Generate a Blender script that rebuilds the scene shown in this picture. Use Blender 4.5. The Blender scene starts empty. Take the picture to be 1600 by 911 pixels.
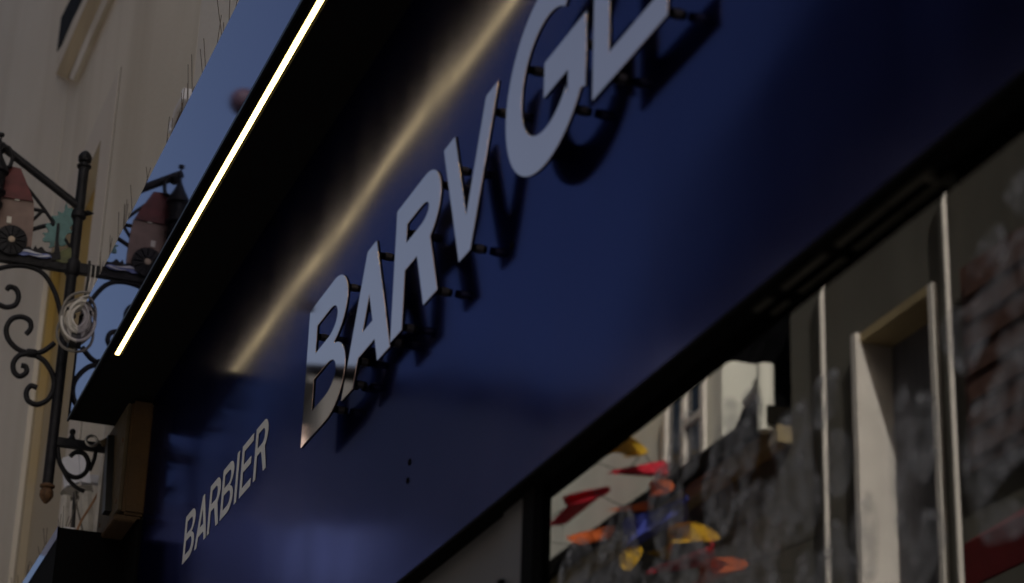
import bpy, bmesh, math, random
from mathutils import Vector, Matrix
random.seed(7)
PI = math.pi
sc = bpy.context.scene
C = sc.collection

# ------------------------------------------------------------------ camera
OZ = 1.6                                   # eye height above the pavement
F = 3552.0; CX, CY = 800.0, 455.5          # focal length and centre in photo pixels
RX = Vector((0.93949303, 0.15884369, 0.30351529))    # street axes seen from the camera
RY = Vector((-0.34118791, 0.35442365, 0.87061742))
RZ = Vector((0.03071908, -0.92149474, 0.38717409))
cam = bpy.data.objects.new('camera', bpy.data.cameras.new('camera'))
C.objects.link(cam)
cam.data.sensor_width = 36.0
cam.data.lens = F / 1600 * 36.0
cam.data.clip_start = 0.05; cam.data.clip_end = 3000
right = Vector((RX[0], RY[0], RZ[0])); up = -Vector((RX[1], RY[1], RZ[1])); back = -Vector((RX[2], RY[2], RZ[2]))
cam.matrix_world = Matrix(((right[0], up[0], back[0], 0), (right[1], up[1], back[1], 0), (right[2], up[2], back[2], OZ), (0, 0, 0, 1)))
cam.data.dof.use_dof = True
cam.data.dof.focus_distance = 4.9
cam.data.dof.aperture_fstop = 5.0
sc.camera = cam

# ------------------------------------------------------------------ sky and sun
SUN = Vector((0.19, -0.73, 0.63)).normalized()        # towards the sun: over our own roofs, behind the camera
world = bpy.data.worlds.new('World'); sc.world = world; world.use_nodes = True
nt = world.node_tree
sky = nt.nodes.new('ShaderNodeTexSky'); sky.sky_type = 'NISHITA'; sky.sun_disc = False
sky.sun_elevation = math.asin(SUN.z)
sky.sun_rotation = math.atan2(SUN.x, SUN.y)
sky.air_density = 1.0; sky.dust_density = 7.0; sky.ozone_density = 1.0
bg = nt.nodes['Background']; bg.inputs['Strength'].default_value = 0.085
nt.links.new(sky.outputs[0], bg.inputs['Color'])
sun = bpy.data.objects.new('sun', bpy.data.lights.new('sun', 'SUN')); C.objects.link(sun)
sun.data.energy = 5.0; sun.data.angle = math.radians(0.53); sun.data.color = (1.0, 0.94, 0.86)
sun.rotation_euler = (-SUN).to_track_quat('-Z', 'Y').to_euler()
sun.location = (20, -20, 30)
vs = sc.view_settings
vs.view_transform = 'Standard'; vs.look = 'None'; vs.gamma = 1.0; vs.use_curve_mapping = False
vs.exposure = 0.25

# ------------------------------------------------------------------ pixel helpers: a pixel is a direction, the plane it touches gives the distance
def ray(u, v):
    d = Vector((u - CX, v - CY, F)); return Vector((RX.dot(d), RY.dot(d), RZ.dot(d)))
def onx(u, v, X): d = ray(u, v); return d * (X / d.x)
def ony(u, v, Y): d = ray(u, v); return d * (Y / d.y)

# ------------------------------------------------------------------ materials
MATS = {}
def mat(name, col, rough=0.6, metal=0.0, var=0.12, scale=6.0, bump=0.0, bscale=40.0, col2=None, coat=0.0, coat_rough=0.1, spec=0.5, emit=None, estr=0.0, stretch=(1, 1, 1)):
    m = bpy.data.materials.new(name); m.use_nodes = True
    t = m.node_tree; b = t.nodes['Principled BSDF']
    tc = t.nodes.new('ShaderNodeTexCoord'); mp = t.nodes.new('ShaderNodeMapping')
    mp.inputs['Scale'].default_value = stretch
    t.links.new(tc.outputs['Object'], mp.inputs[0])
    n = t.nodes.new('ShaderNodeTexNoise'); n.inputs['Scale'].default_value = scale; n.inputs['Detail'].default_value = 6
    t.links.new(mp.outputs[0], n.inputs['Vector'])
    r = t.nodes.new('ShaderNodeValToRGB')
    c2 = col2 if col2 else tuple(c * (1 - var) for c in col)
    c1 = col if col2 else tuple(min(1, c * (1 + var)) for c in col)
    r.color_ramp.elements[0].color = (*c2, 1); r.color_ramp.elements[1].color = (*c1, 1)
    r.color_ramp.elements[0].position = 0.34; r.color_ramp.elements[1].position = 0.66
    t.links.new(n.outputs['Fac'], r.inputs[0]); t.links.new(r.outputs[0], b.inputs['Base Color'])
    b.inputs['Roughness'].default_value = rough; b.inputs['Metallic'].default_value = metal
    b.inputs['Coat Weight'].default_value = coat; b.inputs['Coat Roughness'].default_value = coat_rough
    b.inputs['Specular IOR Level'].default_value = spec
    if bump:
        n2 = t.nodes.new('ShaderNodeTexNoise'); n2.inputs['Scale'].default_value = bscale; n2.inputs['Detail'].default_value = 5
        t.links.new(mp.outputs[0], n2.inputs['Vector'])
        bu = t.nodes.new('ShaderNodeBump'); bu.inputs['Strength'].default_value = bump; bu.inputs['Distance'].default_value = 0.01
        t.links.new(n2.outputs['Fac'], bu.inputs['Height']); t.links.new(bu.outputs[0], b.inputs['Normal'])
    if emit:
        b.inputs['Emission Color'].default_value = (*emit, 1); b.inputs['Emission Strength'].default_value = estr
    MATS[name] = m; return m

def plaster(name, col, dirt, streak=1.0):
    """old render: broad tone changes, vertical rain streaks, fine grain"""
    m = bpy.data.materials.new(name); m.use_nodes = True
    t = m.node_tree; b = t.nodes['Principled BSDF']; b.inputs['Roughness'].default_value = 0.9
    b.inputs['Specular IOR Level'].default_value = 0.2
    tc = t.nodes.new('ShaderNodeTexCoord')
    def noise(sx, sy, sz, s, d=5):
        mp = t.nodes.new('ShaderNodeMapping'); mp.inputs['Scale'].default_value = (sx, sy, sz)
        t.links.new(tc.outputs['Object'], mp.inputs[0])
        n = t.nodes.new('ShaderNodeTexNoise'); n.inputs['Scale'].default_value = s; n.inputs['Detail'].default_value = d
        t.links.new(mp.outputs[0], n.inputs['Vector']); return n.outputs['Fac']
    st = noise(1, 1, 0.07, 2.6); bl = noise(1, 1, 1, 0.9); fine = noise(1, 1, 1, 60)
    def ramp(src, a, bb):
        r = t.nodes.new('ShaderNodeMapRange'); r.inputs['From Min'].default_value = a; r.inputs['From Max'].default_value = bb
        t.links.new(src, r.inputs['Value']); return r.outputs[0]
    mul = t.nodes.new('ShaderNodeMath'); mul.operation = 'MULTIPLY_ADD'; mul.use_clamp = True
    t.links.new(ramp(st, 0.45, 0.75), mul.inputs[0]); mul.inputs[1].default_value = 0.65 * streak
    m2 = t.nodes.new('ShaderNodeMath'); m2.operation = 'MULTIPLY'; m2.inputs[1].default_value = 0.55
    t.links.new(ramp(bl, 0.42, 0.72), m2.inputs[0]); t.links.new(m2.outputs[0], mul.inputs[2])
    mx = t.nodes.new('ShaderNodeMix'); mx.data_type = 'RGBA'
    mx.inputs['A'].default_value = (*col, 1); mx.inputs['B'].default_value = (*dirt, 1)
    t.links.new(mul.outputs[0], mx.inputs['Factor']); t.links.new(mx.outputs['Result'], b.inputs['Base Color'])
    bu = t.nodes.new('ShaderNodeBump'); bu.inputs['Strength'].default_value = 0.35; bu.inputs['Distance'].default_value = 0.004
    t.links.new(fine, bu.inputs['Height']); t.links.new(bu.outputs[0], b.inputs['Normal'])
    MATS[name] = m; return m

plaster('cream_plaster', (0.68, 0.64, 0.565), (0.51, 0.465, 0.385))
plaster('white_plaster', (0.72, 0.70, 0.67), (0.60, 0.57, 0.53), 0.6)
plaster('pale_plaster', (0.67, 0.635, 0.57), (0.53, 0.485, 0.41), 0.9)
plaster('trim_plaster', (0.62, 0.58, 0.53), (0.54, 0.49, 0.43), 0.7)
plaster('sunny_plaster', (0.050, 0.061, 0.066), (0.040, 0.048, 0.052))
plaster('grey_brown_plaster', (0.17, 0.16, 0.14), (0.115, 0.105, 0.09))
plaster('beige_plaster', (0.40, 0.34, 0.25), (0.31, 0.26, 0.18), 0.8)
mat('ochre_paint', (0.42, 0.29, 0.075), 0.75, var=0.12, scale=3, stretch=(1, 1, 0.3), bump=0.2)
mat('ochre_soft', (0.40, 0.31, 0.17), 0.85, var=0.12, scale=3)
mat('dark_wood', (0.012, 0.010, 0.008), 0.8, spec=0.08, var=0.3, scale=8, stretch=(1, 1, 0.2))
mat('slate', (0.006, 0.006, 0.007), 0.95, var=0.35, scale=5, bump=0.4, bscale=14, spec=0.0)
mat('brown_tile', (0.10, 0.06, 0.04), 0.85, var=0.3, scale=6, bump=0.4, spec=0.2)
mat('limewash', (0.84, 0.82, 0.74), 0.9, var=0.06, scale=3, spec=0.1)
mat('white_paint', (0.78, 0.72, 0.67), 0.55, var=0.06, scale=5)
mat('iron', (0.008, 0.008, 0.011), 0.55, metal=0.0, spec=0.25, var=0.4, scale=30, bump=0.25, bscale=120)
mat('rusty_iron', (0.10, 0.050, 0.022), 0.75, metal=0.2, var=0.5, scale=70, bump=0.3, bscale=150)
mat('soffit_black', (0.0035, 0.0035, 0.004), 0.9, var=0.2, spec=0.12)
mat('black_metal', (0.004, 0.004, 0.0055), 0.35, var=0.2, spec=0.12)
mat('black_trim', (0.002, 0.002, 0.0025), 0.8, var=0.2, spec=0.05)
mat('aluminium', (0.16, 0.15, 0.13), 0.42, metal=1.0, var=0.2, scale=20)
mat('pin_steel', (0.13, 0.12, 0.11), 0.4, metal=1.0, var=0.2, scale=60)
mat('grey_panel', (0.075, 0.075, 0.082), 0.5, var=0.08, scale=4)
mat('dark_grey_panel', (0.03, 0.03, 0.036), 0.45, var=0.1, scale=4)
mat('cable_white', (0.62, 0.59, 0.54), 0.55, var=0.14, scale=30)
mat('cable_grey', (0.20, 0.185, 0.165), 0.6, var=0.15, scale=30)
mat('cable_black', (0.008, 0.008, 0.009), 0.5, var=0.2, scale=30)
mat('spike_wire', (0.10, 0.085, 0.07), 0.5, var=0.2)
mat('cable_orange', (0.36, 0.19, 0.09), 0.6, var=0.15, scale=30)
mat('lamp_white', (0.80, 0.82, 0.92), 0.45, var=0.05, scale=10)
mat('plastic_white', (0.66, 0.66, 0.72), 0.45, var=0.07, scale=10)
mat('box_rust', (0.075, 0.043, 0.019), 0.8, var=0.4, col2=(0.058, 0.036, 0.019), scale=16, bump=0.35, bscale=70, spec=0.25)
mat('box_face', (0.085, 0.066, 0.040), 0.75, col2=(0.055, 0.040, 0.024), scale=22, bump=0.3, bscale=60, spec=0.3)
mat('mill_wall', (0.20, 0.135, 0.115), 0.6, var=0.12, scale=30)
mat('mill_roof', (0.11, 0.018, 0.020), 0.6, var=0.25, scale=30)
mat('mill_window', (0.62, 0.60, 0.54), 0.5, var=0.05)
mat('teal_paint', (0.085, 0.185, 0.185), 0.6, var=0.22, scale=40)
mat('meadow_paint', (0.09, 0.10, 0.035), 0.6, var=0.25, scale=40)
mat('river_blue', (0.10, 0.14, 0.36), 0.5, var=0.2, scale=40)
mat('river_white', (0.50, 0.52, 0.60), 0.5, var=0.1, scale=40)
mat('hub_paint', (0.38, 0.30, 0.22), 0.6, var=0.2, scale=50)
mat('asphalt', (0.20, 0.185, 0.165), 0.9, var=0.2, scale=20, bump=0.3, bscale=200)
mat('paving', (0.30, 0.285, 0.26), 0.85, var=0.15, scale=8, bump=0.3)
mat('interior_dark', (0.02, 0.019, 0.018), 0.85, var=0.15)
mat('window_glass_far', (0.03, 0.035, 0.045), 0.06, var=0.1, spec=0.8)
mat('flag_red', (0.62, 0.02, 0.045), 0.75, var=0.1, scale=6)
mat('flag_orange', (0.85, 0.17, 0.04), 0.75, var=0.1, scale=6)
mat('flag_yellow', (0.80, 0.47, 0.03), 0.75, var=0.1, scale=6)
mat('flag_blue', (0.10, 0.13, 0.62), 0.75, var=0.1, scale=6)
mat('lantern_red', (0.018, 0.0015, 0.006), 0.7, var=0.15)
mat('awning_red', (0.15, 0.008, 0.010), 0.8, var=0.15, scale=5)
mat('shutter_red', (0.13, 0.065, 0.050), 0.7, var=0.15, scale=5)
mat('curtain_grey', (0.15, 0.15, 0.18), 0.8, var=0.2, scale=4, stretch=(1, 4, 0.2))
mat('added_banner_blue', (0.36, 0.42, 0.56), 0.85, var=0.08, scale=3)
mat('purple_cloth', (0.20, 0.09, 0.20), 0.7, var=0.25, scale=14)
mat('brass', (0.55, 0.42, 0.15), 0.3, metal=1.0, var=0.2, scale=20)
mat('stoneware_white', (0.60, 0.60, 0.60), 0.4, var=0.06)
mat('letter_vinyl', (0.60, 0.61, 0.64), 0.35, metal=0.0, var=0.05, scale=12)
mat('led', (1, 0.9, 0.75), 0.5, emit=(1.0, 0.70, 0.20), estr=10.5, var=0.0)
mat('blue_mirror', (0.094, 0.087, 0.29), 0.025, metal=1.0, var=0.015, scale=2)
mat('letter_mirror', (0.90, 0.68, 0.62), 0.035, metal=1.0, var=0.012, scale=6)
mat('hook_steel', (0.34, 0.33, 0.32), 0.45, metal=0.9, var=0.25, scale=60)

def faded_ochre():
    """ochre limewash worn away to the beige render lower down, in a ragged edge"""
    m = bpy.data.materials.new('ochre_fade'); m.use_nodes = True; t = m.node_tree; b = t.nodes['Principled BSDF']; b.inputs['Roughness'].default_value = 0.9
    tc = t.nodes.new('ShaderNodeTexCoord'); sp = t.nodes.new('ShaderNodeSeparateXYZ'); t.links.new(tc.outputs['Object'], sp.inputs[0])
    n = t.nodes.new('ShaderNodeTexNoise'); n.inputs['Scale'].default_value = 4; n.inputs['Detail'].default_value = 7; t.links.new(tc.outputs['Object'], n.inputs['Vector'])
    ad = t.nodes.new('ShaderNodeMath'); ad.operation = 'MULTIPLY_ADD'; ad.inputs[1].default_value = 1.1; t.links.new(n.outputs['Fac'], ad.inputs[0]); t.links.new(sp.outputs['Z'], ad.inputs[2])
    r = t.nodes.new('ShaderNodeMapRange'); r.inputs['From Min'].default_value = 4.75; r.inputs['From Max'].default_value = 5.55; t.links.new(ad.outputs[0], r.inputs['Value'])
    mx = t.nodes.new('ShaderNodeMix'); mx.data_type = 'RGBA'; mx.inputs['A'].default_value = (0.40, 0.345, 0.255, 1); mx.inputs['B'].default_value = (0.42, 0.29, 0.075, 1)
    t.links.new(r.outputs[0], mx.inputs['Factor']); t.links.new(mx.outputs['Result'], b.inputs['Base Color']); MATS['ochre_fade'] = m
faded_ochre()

def fascia_material():
    """blue anodised sheet: a tinted sharp sheen, a tinted wide sheen and a deep blue body colour, gently wavy and handled"""
    m = bpy.data.materials.new('blue_panel'); m.use_nodes = True; t = m.node_tree
    for n in list(t.nodes):
        if n.type == 'BSDF_PRINCIPLED': t.nodes.remove(n)
    out = t.nodes['Material Output']; tc = t.nodes.new('ShaderNodeTexCoord')
    def noise(scl, s_, d):
        mp = t.nodes.new('ShaderNodeMapping'); mp.inputs['Scale'].default_value = scl; t.links.new(tc.outputs['Object'], mp.inputs[0])
        n = t.nodes.new('ShaderNodeTexNoise'); n.inputs['Scale'].default_value = s_; n.inputs['Detail'].default_value = d
        t.links.new(mp.outputs[0], n.inputs['Vector']); return n.outputs['Fac']
    bu = t.nodes.new('ShaderNodeBump'); bu.inputs['Strength'].default_value = 1.0; bu.inputs['Distance'].default_value = 0.0045
    t.links.new(noise((1, 0.6, 1.6), 1.9, 1.0), bu.inputs['Height'])
    def rough(lo, hi):
        r = t.nodes.new('ShaderNodeMapRange'); r.inputs['From Min'].default_value = 0.35; r.inputs['From Max'].default_value = 0.7
        r.inputs['To Min'].default_value = lo; r.inputs['To Max'].default_value = hi
        t.links.new(wipe, r.inputs['Value']); return r.outputs[0]
    wipe = noise((1, 1.0, 0.22), 5.0, 7)
    g1 = t.nodes.new('ShaderNodeBsdfGlossy'); g1.inputs[0].default_value = (0.034, 0.038, 0.066, 1); t.links.new(rough(0.085, 0.12), g1.inputs['Roughness'])
    g2 = t.nodes.new('ShaderNodeBsdfGlossy'); g2.inputs[0].default_value = (0.034, 0.038, 0.106, 1); t.links.new(rough(0.15, 0.19), g2.inputs['Roughness'])
    df = t.nodes.new('ShaderNodeBsdfDiffuse'); df.inputs[0].default_value = (0.0004, 0.0006, 0.0075, 1)
    for g in (g1, g2): t.links.new(bu.outputs[0], g.inputs['Normal'])
    a1 = t.nodes.new('ShaderNodeAddShader'); a2 = t.nodes.new('ShaderNodeAddShader')
    t.links.new(g1.outputs[0], a1.inputs[0]); t.links.new(g2.outputs[0], a1.inputs[1]); t.links.new(a1.outputs[0], a2.inputs[0]); t.links.new(df.outputs[0], a2.inputs[1])
    t.links.new(a2.outputs[0], out.inputs[0]); MATS['blue_panel'] = m
fascia_material()

def glass_material():
    m = bpy.data.materials.new('shop_glass'); m.use_nodes = True; t = m.node_tree
    for n in list(t.nodes):
        if n.type == 'BSDF_PRINCIPLED': t.nodes.remove(n)
    out = t.nodes['Material Output']
    fr = t.nodes.new('ShaderNodeFresnel'); fr.inputs['IOR'].default_value = 2.2
    tr = t.nodes.new('ShaderNodeBsdfTransparent'); tr.inputs[0].default_value = (0.75, 0.77, 0.76, 1)
    gl = t.nodes.new('ShaderNodeBsdfGlossy'); gl.inputs['Roughness'].default_value = 0.0; gl.inputs[0].default_value = (0.95, 0.97, 0.95, 1)
    mx = t.nodes.new('ShaderNodeMixShader')
    t.links.new(fr.outputs[0], mx.inputs[0]); t.links.new(tr.outputs[0], mx.inputs[1]); t.links.new(gl.outputs[0], mx.inputs[2])
    t.links.new(mx.outputs[0], out.inputs[0]); MATS['shop_glass'] = m
glass_material()

def spray_material():
    """sponged white window paint: patchy, half transparent"""
    m = bpy.data.materials.new('window_spray'); m.use_nodes = True; t = m.node_tree
    b = t.nodes['Principled BSDF']; b.inputs['Base Color'].default_value = (0.52, 0.53, 0.56, 1); b.inputs['Roughness'].default_value = 0.9
    b.inputs['Specular IOR Level'].default_value = 0.0
    tc = t.nodes.new('ShaderNodeTexCoord'); n = t.nodes.new('ShaderNodeTexNoise'); n.inputs['Scale'].default_value = 40; n.inputs['Detail'].default_value = 6; n.inputs['Roughness'].default_value = 0.65
    t.links.new(tc.outputs['Object'], n.inputs['Vector'])
    r = t.nodes.new('ShaderNodeMapRange'); r.inputs['From Min'].default_value = 0.38; r.inputs['From Max'].default_value = 0.66
    r.inputs['To Min'].default_value = 0.0; r.inputs['To Max'].default_value = 0.55
    at = t.nodes.new('ShaderNodeAttribute'); at.attribute_name = 'cover'
    mu = t.nodes.new('ShaderNodeMath'); mu.operation = 'MULTIPLY'
    t.links.new(n.outputs['Fac'], r.inputs['Value']); t.links.new(r.outputs[0], mu.inputs[0]); t.links.new(at.outputs['Fac'], mu.inputs[1]); t.links.new(mu.outputs[0], b.inputs['Alpha'])
    MATS['window_spray'] = m
spray_material()

# ------------------------------------------------------------------ mesh helpers (z is measured from eye height, OZ is added when a mesh is built)
def catmull(pts, n=8):
    pts = [Vector(p) for p in pts]; out = []
    for i in range(len(pts) - 1):
        p0 = pts[max(i - 1, 0)]; p1 = pts[i]; p2 = pts[i + 1]; p3 = pts[min(i + 2, len(pts) - 1)]
        for k in range(n):
            s = k / n
            out.append(0.5 * ((2 * p1) + (p2 - p0) * s + (2 * p0 - 5 * p1 + 4 * p2 - p3) * s * s + (3 * p1 - p0 - 3 * p2 + p3) * s ** 3))
    out.append(pts[-1]); return out

class MB:
    def __init__(self): self.v = []; self.f = []
    def box(self, x0, x1, y0, y1, z0, z1, bev=0.0):
        bm = bmesh.new(); bmesh.ops.create_cube(bm, size=1)
        for v in bm.verts: v.co = Vector(((x0 + x1) / 2 + v.co.x * (x1 - x0), (y0 + y1) / 2 + v.co.y * (y1 - y0), (z0 + z1) / 2 + v.co.z * (z1 - z0)))
        if bev: bmesh.ops.bevel(bm, geom=list(bm.edges), offset=bev, segments=2, affect='EDGES')
        self.addbm(bm); return self
    def addbm(self, bm):
        o = len(self.v); bm.verts.index_update()
        self.v += [v.co.copy() for v in bm.verts]; self.f += [[o + v.index for v in fc.verts] for fc in bm.faces]; bm.free()
    def poly(self, pts, off):
        """prism: outline pts (Vectors) pushed along off; any simple outline"""
        bm = bmesh.new(); a = [bm.verts.new(Vector(p)) for p in pts]; f = bm.faces.new(a)
        r = bmesh.ops.extrude_face_region(bm, geom=[f])
        for g in r['geom']:
            if isinstance(g, bmesh.types.BMVert): g.co += Vector(off)
        bmesh.ops.recalc_face_normals(bm, faces=list(bm.faces))
        self.addbm(bm); return self
    def tube(self, pts, r, n=8, r2=None):
        pts = [Vector(p) for p in pts]; o = len(self.v); L = len(pts); prev = None
        for i, p in enumerate(pts):
            d = (pts[min(i + 1, L - 1)] - pts[max(i - 1, 0)]).normalized()
            if prev is None:
                a = d.cross(Vector((0, 0, 1)));
                if a.length < 0.05: a = d.cross(Vector((1, 0, 0)))
            else: a = prev - d * prev.dot(d)
            a.normalize(); prev = a; b = d.cross(a)
            rr = r if r2 is None else r + (r2 - r) * i / max(1, L - 1)
            for k in range(n): self.v.append(p + (a * math.cos(2 * PI * k / n) + b * math.sin(2 * PI * k / n)) * rr)
        for i in range(L - 1):
            for k in range(n):
                k2 = (k + 1) % n; self.f.append([o + i * n + k, o + i * n + k2, o + (i + 1) * n + k2, o + (i + 1) * n + k])
        self.f.append([o + k for k in range(n)][::-1]); self.f.append([o + (L - 1) * n + k for k in range(n)]); return self
    def lathe(self, base, axis, prof, n=16):
        """prof: (height along axis, radius)"""
        axis = Vector(axis).normalized(); a = axis.cross(Vector((0, 1, 0)))
        if a.length < 0.05: a = axis.cross(Vector((1, 0, 0)))
        a.normalize(); b = axis.cross(a); o = len(self.v); base = Vector(base)
        for h, r in prof:
            for k in range(n): self.v.append(base + axis * h + (a * math.cos(2 * PI * k / n) + b * math.sin(2 * PI * k / n)) * max(r, 1e-4))
        for i in range(len(prof) - 1):
            for k in range(n):
                k2 = (k + 1) % n; self.f.append([o + i * n + k, o + i * n + k2, o + (i + 1) * n + k2, o + (i + 1) * n + k])
        self.f.append([o + k for k in range(n)][::-1]); self.f.append([o + (len(prof) - 1) * n + k for k in range(n)]); return self
    def build(self, name, m, parent=None, smooth=False):
        me = bpy.data.meshes.new(name)
        root = parent
        off = Vector((0, 0, OZ))
        p = parent; pl = Vector((0, 0, 0))
        while p is not None: pl = pl + p.location; p = p.parent
        me.from_pydata([v + off - pl for v in self.v], [], self.f); me.update()
        bm = bmesh.new(); bm.from_mesh(me); bmesh.ops.recalc_face_normals(bm, faces=list(bm.faces)); bm.to_mesh(me); bm.free()
        if smooth:
            for q in me.polygons: q.use_smooth = True
            try: me.set_sharp_from_angle(angle=math.radians(40))
            except Exception: pass
        me.materials.append(MATS[m])
        o = bpy.data.objects.new(name, me); C.objects.link(o)
        if parent is not None: o.parent = parent
        return o

def tag(o, label=None, cat=None, group=None, kind=None):
    if label: o['label'] = label
    if cat: o['category'] = cat
    if group: o['group'] = group
    if kind: o['kind'] = kind
    return o
def thing(name, label, cat, loc, group=None):
    o = bpy.data.objects.new(name, None); o.empty_display_size = 0.1; C.objects.link(o)
    o.location = (loc[0], loc[1], loc[2] + OZ); return tag(o, label, cat, group)
def bx(name, m, parent, *a, bev=0.0): return MB().box(*a, bev=bev).build(name, m, parent)

# ------------------------------------------------------------------ the setting
G = -1.6
tag(MB().box(-300, 300, -300, 300, G - 0.3, G - 0.02).build('ground', 'asphalt'), kind='structure')
tag(MB().box(-3.0, -0.2, -40, 60, G - 0.019, G - 0.004).build('road', 'asphalt'), kind='structure')
tag(MB().box(-0.196, 1.05, -40, 44, G - 0.1, G + 0.1).build('pavement', 'paving'), kind='structure')
tag(MB().box(-4.0, -3.004, -40, 44, G - 0.1, G + 0.1).build('pavement', 'paving'), kind='structure')

# ------------------------------------------------------------------ our house: white rendered wall over the shop, shop room behind the glass
XC = 0.812; ZS = 2.079; ZT = 2.39; YE = 6.04       # canopy front, soffit, top, far end
house = thing('shop_house', 'white plastered house wall rising above the dark blue shop front', 'house', (4, 0, G))
bx('wall', 'white_plaster', house, 1.012, 8, -14, 5.70, 0.985, 9.2)
bx('roof', 'slate', house, 0.85, 8.2, -14.2, 5.69, 9.2, 9.35)
bx('shop_ceiling', 'interior_dark', house, 1.12, 6, -3, 5.6, 0.90, 0.98)
bx('shop_back_wall', 'interior_dark', house, 3.6, 3.7, -3, 5.6, G + 0.1, 0.90)
bx('shop_side_wall', 'interior_dark', house, 1.14, 3.6, 5.5, 5.6, G + 0.1, 0.90)
bx('shop_side_wall', 'interior_dark', house, 1.14, 3.6, -3, -2.9, G + 0.1, 0.90)
bx('shop_floor', 'interior_dark', house, 1.06, 3.6, -3, 5.6, G - 0.05, G + 0.1)

# ------------------------------------------------------------------ blue fascia of wide panels
fascia = thing('shop_fascia', 'wide dark blue satin metal fascia carrying raised lettering', 'fascia', (1.0, 3, 0.967))
ZB = 0.967
joints = [-2.2, 2.351, 5.76]
def panel(y0, y1, k):
    NY, NZ = 60, 24; m = MB()
    for i in range(NY + 1):
        for j in range(NZ + 1):
            a = i / NY; b = j / NZ
            dish = 0.0005 * math.sin(PI * a) * math.sin(PI * b) + 0.0004 * math.sin(5.1 * a + 1.3 * k) * math.sin(PI * b)
            m.v.append(Vector((1.0 + dish, y0 + 0.0004 + (y1 - y0 - 0.0008) * a, ZB + (ZS - ZB) * b)))
    for i in range(NY):
        for j in range(NZ):
            o = i * (NZ + 1) + j; m.f.append([o, o + NZ + 1, o + NZ + 2, o + 1])
    # folded-back returns round the sheet
    ring = [i * (NZ + 1) for i in range(NY + 1)] + [NY * (NZ + 1) + j for j in range(1, NZ + 1)] + [i * (NZ + 1) + NZ for i in range(NY - 1, -1, -1)] + [j for j in range(NZ - 1, 0, -1)]
    o = len(m.v)
    for r in ring: m.v.append(Vector((1.010, m.v[r].y, m.v[r].z)))
    for i in range(len(ring)):
        i2 = (i + 1) % len(ring); m.f.append([ring[i], ring[i2], o + i2, o + i])
    return m.build('panel', 'blue_panel', fascia, smooth=True)
for k in range(len(joints) - 1): panel(joints[k], joints[k + 1], k)
for (u, v) in ((640, 722), (637, 751), (800, 384)):
    p = onx(u, v, 1.0)
    MB().lathe((1.0006, p.y, p.z), (-1, 0, 0), [(0, 0.0055), (0.0015, 0.0055), (0.0028, 0.003)], 12).build('screw', 'black_trim', fascia, smooth=True)
bx('bottom_trim', 'black_trim', fascia, 0.9965, 1.012, -2.2, 5.76, ZB - 0.006, ZB - 0.0005)

# ------------------------------------------------------------------ canopy with mirror front and light strip
canopy = thing('shop_canopy', 'flat black canopy with blue mirror front above the lettering', 'canopy', (0.9, 3, ZS))
bx('soffit', 'soffit_black', canopy, XC + 0.003, 1.011, -2.2, YE, ZS, ZS + 0.006)
bx('core', 'soffit_black', canopy, XC + 0.005, 1.010, -2.2, YE - 0.002, ZS + 0.0065, ZT - 0.006)
mir = [-2.2, 1.5, YE]
for a, b in zip(mir[:-1], mir[1:]):
    bx('front_panel', 'blue_mirror', canopy, XC, XC + 0.0028, a + 0.0008, b - 0.0008, ZS + 0.002, ZT)
bx('front_lip', 'black_metal', canopy, XC - 0.0012, XC + 0.0045, -2.2, YE, ZS - 0.007, ZS + 0.0015)
bx('top_cover', 'black_trim', canopy, XC + 0.003, 1.010, -2.2, YE, ZT - 0.005, ZT)
bx('end_cap', 'black_metal', canopy, XC + 0.004, 1.010, YE, YE + 0.004, ZS, ZT)
ch = MB(); ch.box(0.826, 0.8325, -2.2, 5.482, ZS - 0.010, ZS - 0.0005); ch.box(0.8535, 0.856, -2.2, 5.482, ZS - 0.004, ZS - 0.0005)
ch.build('light_channel', 'black_metal', canopy)
bx('light_strip', 'led', canopy, 0.8385, 0.848, -2.2, 5.475, ZS - 0.004, ZS - 0.0006)

def spikes(name, label, x0, x1, y0, y1, z, n, h, seed, ylean=0.25):
    rnd = random.Random(seed)
    t = thing(name, label, 'bird spikes', ((x0 + x1) / 2, (y0 + y1) / 2, z))
    bx('base_strip', 'plastic_white', t, x0, x1, y0, y1, z + 0.0005, z + 0.006)
    m = MB()
    for i in range(n):
        y = y0 + (y1 - y0) * (i + rnd.random() * 0.7) / n
        x = x0 + (x1 - x0) * rnd.random()
        hh = h * (0.75 + 0.35 * rnd.random())
        m.tube([(x, y, z + 0.004), (x + rnd.uniform(-0.022, 0.022), y + rnd.uniform(-ylean, ylean) * hh, z + hh)], 0.0010, 5)
    o = m.build('wires', 'spike_wire', t); o['kind'] = 'stuff'
    return t
spikes('bird_spike_strip', 'row of thin steel bird spikes along the top of the mirror canopy', XC + 0.01, XC + 0.05, 2.6, 6.0, ZT, 78, 0.145, 3)

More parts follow.
